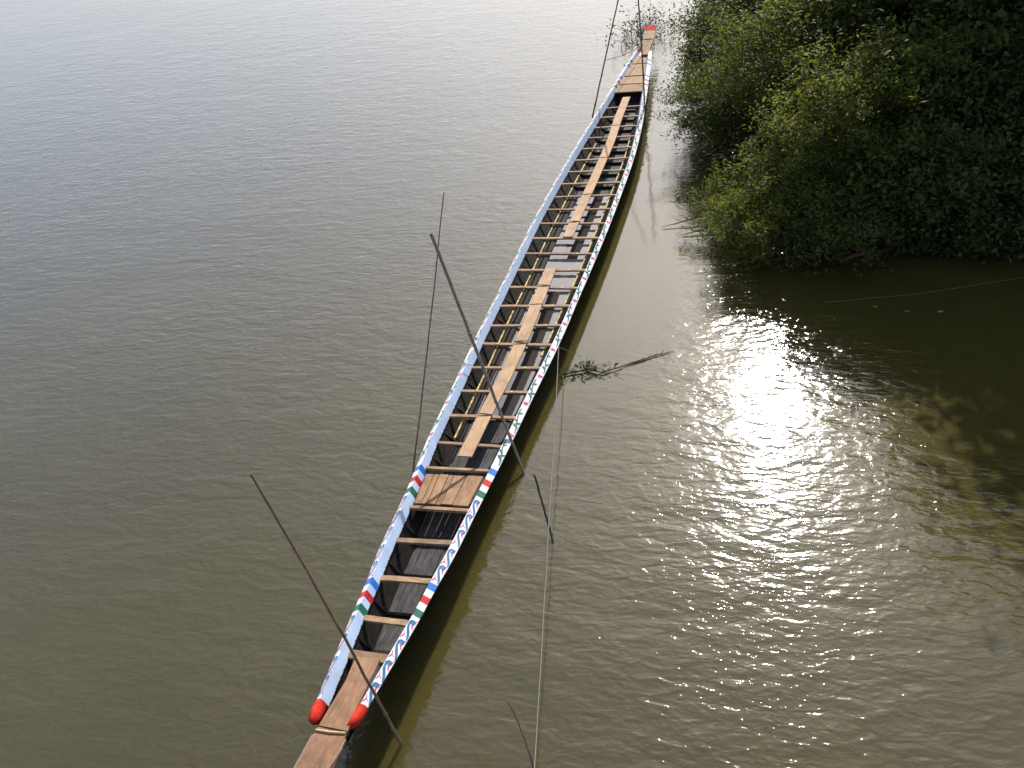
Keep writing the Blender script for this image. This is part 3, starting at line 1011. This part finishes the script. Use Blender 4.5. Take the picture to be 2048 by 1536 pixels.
#      name, label, base, crown centre, radii, clumps, leaves per clump, spread, leaf size, palette
TREES = [
    ('shrub', 'light green feathery shrub leaning furthest out over the glittering water', (4.4, 8.0, .1), (3.75, 6.6, .85), (.95, 1.0, .65), 85, 55, .13, FINE, LIGHT, .5, 12, .05),
    ('shrub', 'small pale green shrub above the bare twigs at the edge of the bank', (3.6, 9.0, .1), (3.2, 8.0, .75), (.60, .7, .55), 45, 50, .11, FINE, LIGHT, .5, 8, .035),
    ('shrub', 'bushy yellowish green shrub just behind the feathery one', (4.9, 8.6, .3), (4.5, 7.6, 1.6), (1.15, 1.1, .85), 110, 55, .14, SMALL, LIGHT, .6, 12, .06),
    ('shrub', 'low olive green shrub over the floating log', (5.9, 7.4, .2), (5.4, 6.5, .9), (1.05, .9, .70), 90, 50, .13, SMALL, MIDG, .6, 10, .05),
    ('shrub', 'dark shrub hanging over the water beside the middle of the stern half', (3.5, 12.8, .2), (2.5, 12.4, 1.25), (1.1, 1.4, .95), 160, 55, .14, FINE, (.6, 2.8), .6, 10, .06),
    ('shrub', 'dark shrub closest to the stern tongue', (3.5, 15.8, .2), (2.35, 15.4, 1.7), (1.05, 1.6, 1.3), 170, 55, .15, SMALL, (.2, 2.4), .6, 10, .06),
    ('tree', 'tall dark thicket tree against the top edge just right of the stern', (4.0, 19.5, .5), (3.1, 19.0, 2.3), (1.6, 2.0, 2.0), 190, 55, .20, BROAD, (0, 2), .6, 12, .08),
    ('tree', 'dark tree between the stern thicket and the middle of the bank', (4.9, 15.5, .6), (4.3, 14.8, 3.0), (1.7, 1.9, 1.7), 190, 55, .19, BROAD, DARK, .6, 12, .08),
    ('tree', 'mid green tree rising behind the shrub at the stern', (4.6, 12.0, .5), (3.9, 11.3, 2.5), (1.45, 1.5, 1.2), 140, 55, .16, SMALL, MIDG, .6, 12, .08),
    ('tree', 'yellow-green tree in the middle of the bank thicket', (5.9, 8.8, .6), (5.3, 7.6, 2.6), (1.4, 1.3, 1.1), 140, 55, .15, SMALL, (1.6, 4.4), .6, 12, .08),
    ('tree', 'dark tree at the top edge of the picture above the thicket', (5.6, 11.6, .8), (5.4, 11.0, 3.4), (1.7, 1.6, 1.2), 150, 55, .17, BROAD, DARK, .6, 12, .09),
    ('tree', 'dark broad-leaved tree towards the upper right of the thicket', (7.2, 9.2, .8), (6.9, 8.4, 2.7), (1.6, 1.4, 1.15), 150, 50, .17, BROAD, (1.0, 3.8), .6, 12, .09),
    ('shrub', 'deep green shrub at the right of the yellow-green tree', (7.0, 7.9, .4), (6.9, 6.9, 1.7), (1.2, 1.0, .9), 110, 50, .15, BROAD, (1.0, 3.6), .6, 10, .06),
    ('shrub', 'blackish shrub at the right edge of the picture by the shaded water', (8.4, 7.6, .3), (8.2, 6.8, 1.2), (1.3, .9, .9), 110, 45, .15, BROAD, (.6, 3.0), .6, 10, .06),
    ('tree', 'dark tree at the top edge left of the corner tree', (7.6, 10.8, .9), (7.6, 10.4, 3.3), (1.6, 1.3, 1.3), 160, 50, .17, BROAD, (.4, 2.8), .6, 12, .10),
    ('shrub', 'dark shrub low on the bank behind the blackish one', (9.4, 10.6, 1.0), (9.6, 10.2, 2.6), (1.7, 1.3, 1.4), 150, 50, .17, BROAD, (.2, 2.4), .6, 12, .08),
    ('tree', 'very dark tree filling the upper right corner', (8.8, 9.0, .9), (8.6, 8.6, 2.7), (1.6, 1.4, 1.2), 150, 50, .17, BROAD, (.6, 3.2), .6, 12, .10),
]
for t in TREES:
    name, label, base, c, rad, ncl, per, spr, leaf, pal, sc, limbs, tr = t
    shrub(name, label, base, c, rad, int(ncl * 1.25), int(per * 1.2), spr, leaf, pal, sc, limbs, tr, GR, 'tree' if name == 'tree' else 'shrub', .15)
# taller trees standing further along the bank to the right: they shade and darken the water
for k, (x, y, h, r) in enumerate(((7.4, 12.0, 4.9, 2.0), (10.0, 9.0, 6.2, 2.7), (13.0, 7.6, 8.0, 3.2), (9.8, 13.5, 7.5, 3.0), (16.5, 5.0, 8.0, 3.4))):
    lb = ['tall dark tree behind the thicket, left of the other tall ones', 'tall dark tree whose reflection darkens the water at the right edge', 'tall tree further right along the bank', 'tall tree furthest back on the bank', 'tall tree at the right end of the bank'][k]
    shrub('tree', lb, (x, y, 1.0), (x, y, h), (r, r * .9, r * 1.05), 270, 45, .30, (.24, .14), (0, 2.4), .6, 14, .16, GR, 'tree', .3)

# undergrowth on the bank
n = 26000
ii = rng.integers(2, len(shore) - 3, n)
tt = rng.uniform(0, 1, n)
S = np.array(shore)
p0 = S[ii] * (1 - tt[:, None]) + S[ii + 1] * tt[:, None]
dd = rng.uniform(-.35, 1, n) ** 1.0 * 4.0
dirx = np.stack([np.ones(n), .15 + .10 * ii, ], 1)
dirx /= np.linalg.norm(dirx, axis=1)[:, None]
dd = np.where(dd < -.4, dd * .3, dd)
pos = np.column_stack([p0[:, 0] + dirx[:, 0] * dd, p0[:, 1] + dirx[:, 1] * dd, np.clip(.32 * dd, 0, 1.6) + rng.uniform(.05, .75, n)])
nrm = rng.normal(0, .5, pos.shape) + [0, 0, 1]
nrm /= np.linalg.norm(nrm, axis=1)[:, None]
tone = rng.uniform(0, 3.2, n)
i0 = tone.astype(int)
cols = LEAFCOLS[i0] * (1 - (tone - i0)[:, None]) + LEAFCOLS[i0 + 1] * (tone - i0)[:, None]
tag(leaves('undergrowth', pos, nrm, .13, .06, cols, M['leaf']), 'dense low undergrowth covering the bank', 'undergrowth', kind='stuff')

# leafy sprig reaching out over the water
root = empty('leafy_branch', (3.2, 8.3, .35))
tag(root, 'leafy branch reaching out left over the pale water', 'branch')
mb = MB()
sp = [(3.2, 8.3, .35), (2.8, 8.25, .62), (2.45, 8.2, .72), (2.1, 8.2, .62)]
mb.tube(sp, [.018, .014, .010, .004], 6)
mb.build('stem', M['bark'], root)
pp = []
for q in range(260):
    u = rng.uniform(0.1, 1) * 3
    k = min(int(u), 2)
    b = Vector(sp[k]).lerp(Vector(sp[k + 1]), u - k)
    pp.append((b.x + rng.normal(0, .05), b.y + rng.normal(0, .16), b.z - abs(rng.normal(0, .10)) + .05))
pp = np.array(pp)
nn = rng.normal(0, .5, pp.shape) + [0, 0, 1]
nn /= np.linalg.norm(nn, axis=1)[:, None]
leaves('leaf_spray', pp, nn, .12, .035, LEAFCOLS[rng.integers(0, 3, len(pp))], M['leaf'], root)['kind'] = 'stuff'

# bare twigs over the water
for lb, pts in (('longer bare twig sticking out left from the bank', [(3.1, 8.5, .22), (2.5, 8.3, .12), (2.1, 8.15, .06), (1.8, 8.05, .03)]),
                ('lower bare twig just above the water at the shrub edge', [(3.4, 8.2, .20), (2.9, 7.9, .10), (2.5, 7.75, .05), (2.2, 7.65, .02)])):
    mb = MB()
    P = [Vector(p) for p in pts]
    mb.tube(P, [.022, .016, .012, .005], 6)
    for k in range(5):
        a = P[1].lerp(P[2], rng.uniform(-.5, 1))
        mb.tube([a, a + Vector((-.12, rng.normal(0, .10), .10)), a + Vector((-.25, rng.normal(0, .15), .12))], [.008, .005, .002], 5)
    tag(mb.build('bare_twig', M['stick']), lb, 'twig')

# floating log in the shade
mb = MB()
mb.tube([(5.35, 6.50, .0), (5.6, 6.62, .05), (5.95, 6.75, .06), (6.3, 6.95, .02)], [.03, .05, .055, .03], 8)
tag(mb.build('floating_log', simple('wet_red_wood', (.05, .018, .008), (.11, .04, .018), 8, (1, 1, 1), .5, .4), smooth=True), 'short reddish brown log floating under the shrubs', 'log')

# water plant drifting against the boat, with its trailing stalk
root = empty('water_plant', (1.25, 2.55, 0))
tag(root, 'strand of green water plant drifting against the right side of the boat', 'plant')
mb = MB()
st = [(.78, 2.36, .02), (1.0, 2.47, .03), (1.25, 2.56, .04), (1.5, 2.48, .03), (1.8, 2.68, .03)]
mb.tube(st, [.012, .014, .014, .012, .010], 6)
for k in range(14):
    u = rng.uniform(0, 4); i = min(int(u), 3)
    a = Vector(st[i]).lerp(Vector(st[i + 1]), u - i)
    mb.tube([a, a + Vector((rng.normal(0, .08), rng.normal(0, .10), .05)), a + Vector((rng.normal(0, .13), rng.normal(0, .16), .07))], [.008, .006, .003], 5)
mb.build('stem', M['bark'], root)
u = rng.uniform(.2, 3.6, 64)
i = np.minimum(u.astype(int), 3)
stn = np.array(st)
pp = stn[i] * (1 - (u - i))[:, None] + stn[i + 1] * (u - i)[:, None] + rng.normal(0, 1, (64, 3)) * [.06, .08, .02] + [0, 0, .05]
pp[:24] = np.array([1.22, 2.60, .07]) + rng.normal(0, 1, (24, 3)) * [.06, .07, .03]
nn = rng.normal(0, .45, pp.shape) + [0, 0, 1]
nn /= np.linalg.norm(nn, axis=1)[:, None]
leaves('leaf_spray', pp, nn, .085, .045, LEAFCOLS[rng.integers(0, 4, len(pp))], M['leaf'], root)['kind'] = 'stuff'
mb = MB()
mb.tube([(1.78, 2.68, .015), (2.05, 2.86, .022), (2.3, 3.06, .018), (2.62, 3.22, .01)], [.005, .010, .010, .003], 6)
mb.tube([(1.78, 2.72, .012), (2.0, 2.86, .018), (2.25, 3.03, .018)], [.004, .007, .005], 6)
for k in range(5):
    a = Vector((2.1 + .1 * k, 2.9 + .07 * k, .02))
    mb.tube([a, a + Vector((.05, rng.choice([-1, 1]) * .06, .03))], [.007, .003], 5)
tag(mb.build('floating_stick', M['bark']), 'thin brown stick floating at the end of the water plant', 'stick')

# drowned brushwood behind the stern
root = empty('brushwood', (-.6, 23.0, 0))
tag(root, 'grey leafless brushwood standing in the water behind the stern', 'brushwood')
mb = MB()
for k in range(40):
    b = Vector((-.75 + rng.normal(0, .38), 22.9 + rng.normal(0, .8), 0))
    d = Vector((rng.normal(0, .35), rng.normal(0, .35), rng.uniform(.2, .7)))
    mb.tube([b - d * .2, b + d * .5 + Vector((rng.normal(0, .06), rng.normal(0, .06), 0)), b + d], [.014, .010, .004], 5)
mb.build('twigs', M['bark'], root)['kind'] = 'stuff'
pp = np.column_stack([rng.normal(-.6, .6, 420), rng.normal(23.1, 1.1, 420), rng.uniform(.05, .6, 420)])
nn = rng.normal(0, .5, pp.shape) + [0, 0, 1]
nn /= np.linalg.norm(nn, axis=1)[:, None]
leaves('dead_leaves', pp, nn, .12, .06, np.array([(.06, .065, .05), (.09, .09, .07), (.05, .06, .03)])[rng.integers(0, 3, 420)], M['leaf'], root)['kind'] = 'stuff'

# single fallen leaves floating on the shaded water
for lb, x, y, c in (('pale grey fallen leaf on the dark water at the right', 6.93, 4.59, (.3, .31, .3)), ('yellow fallen leaf on the water near the bank', 5.9, 4.75, (.24, .19, .04)), ('small yellow fallen leaf below the fine pale line', 6.4, 4.6, (.20, .16, .05))):
    mb = MB()
    mb.quad([(x - .05, y, .006), (x, y - .025, .012), (x + .055, y + .01, .006), (x, y + .03, .012)])
    tag(mb.build('fallen_leaf', simple('fallen_leaf', c, tuple(k * .8 for k in c), 30)), lb, 'leaf')
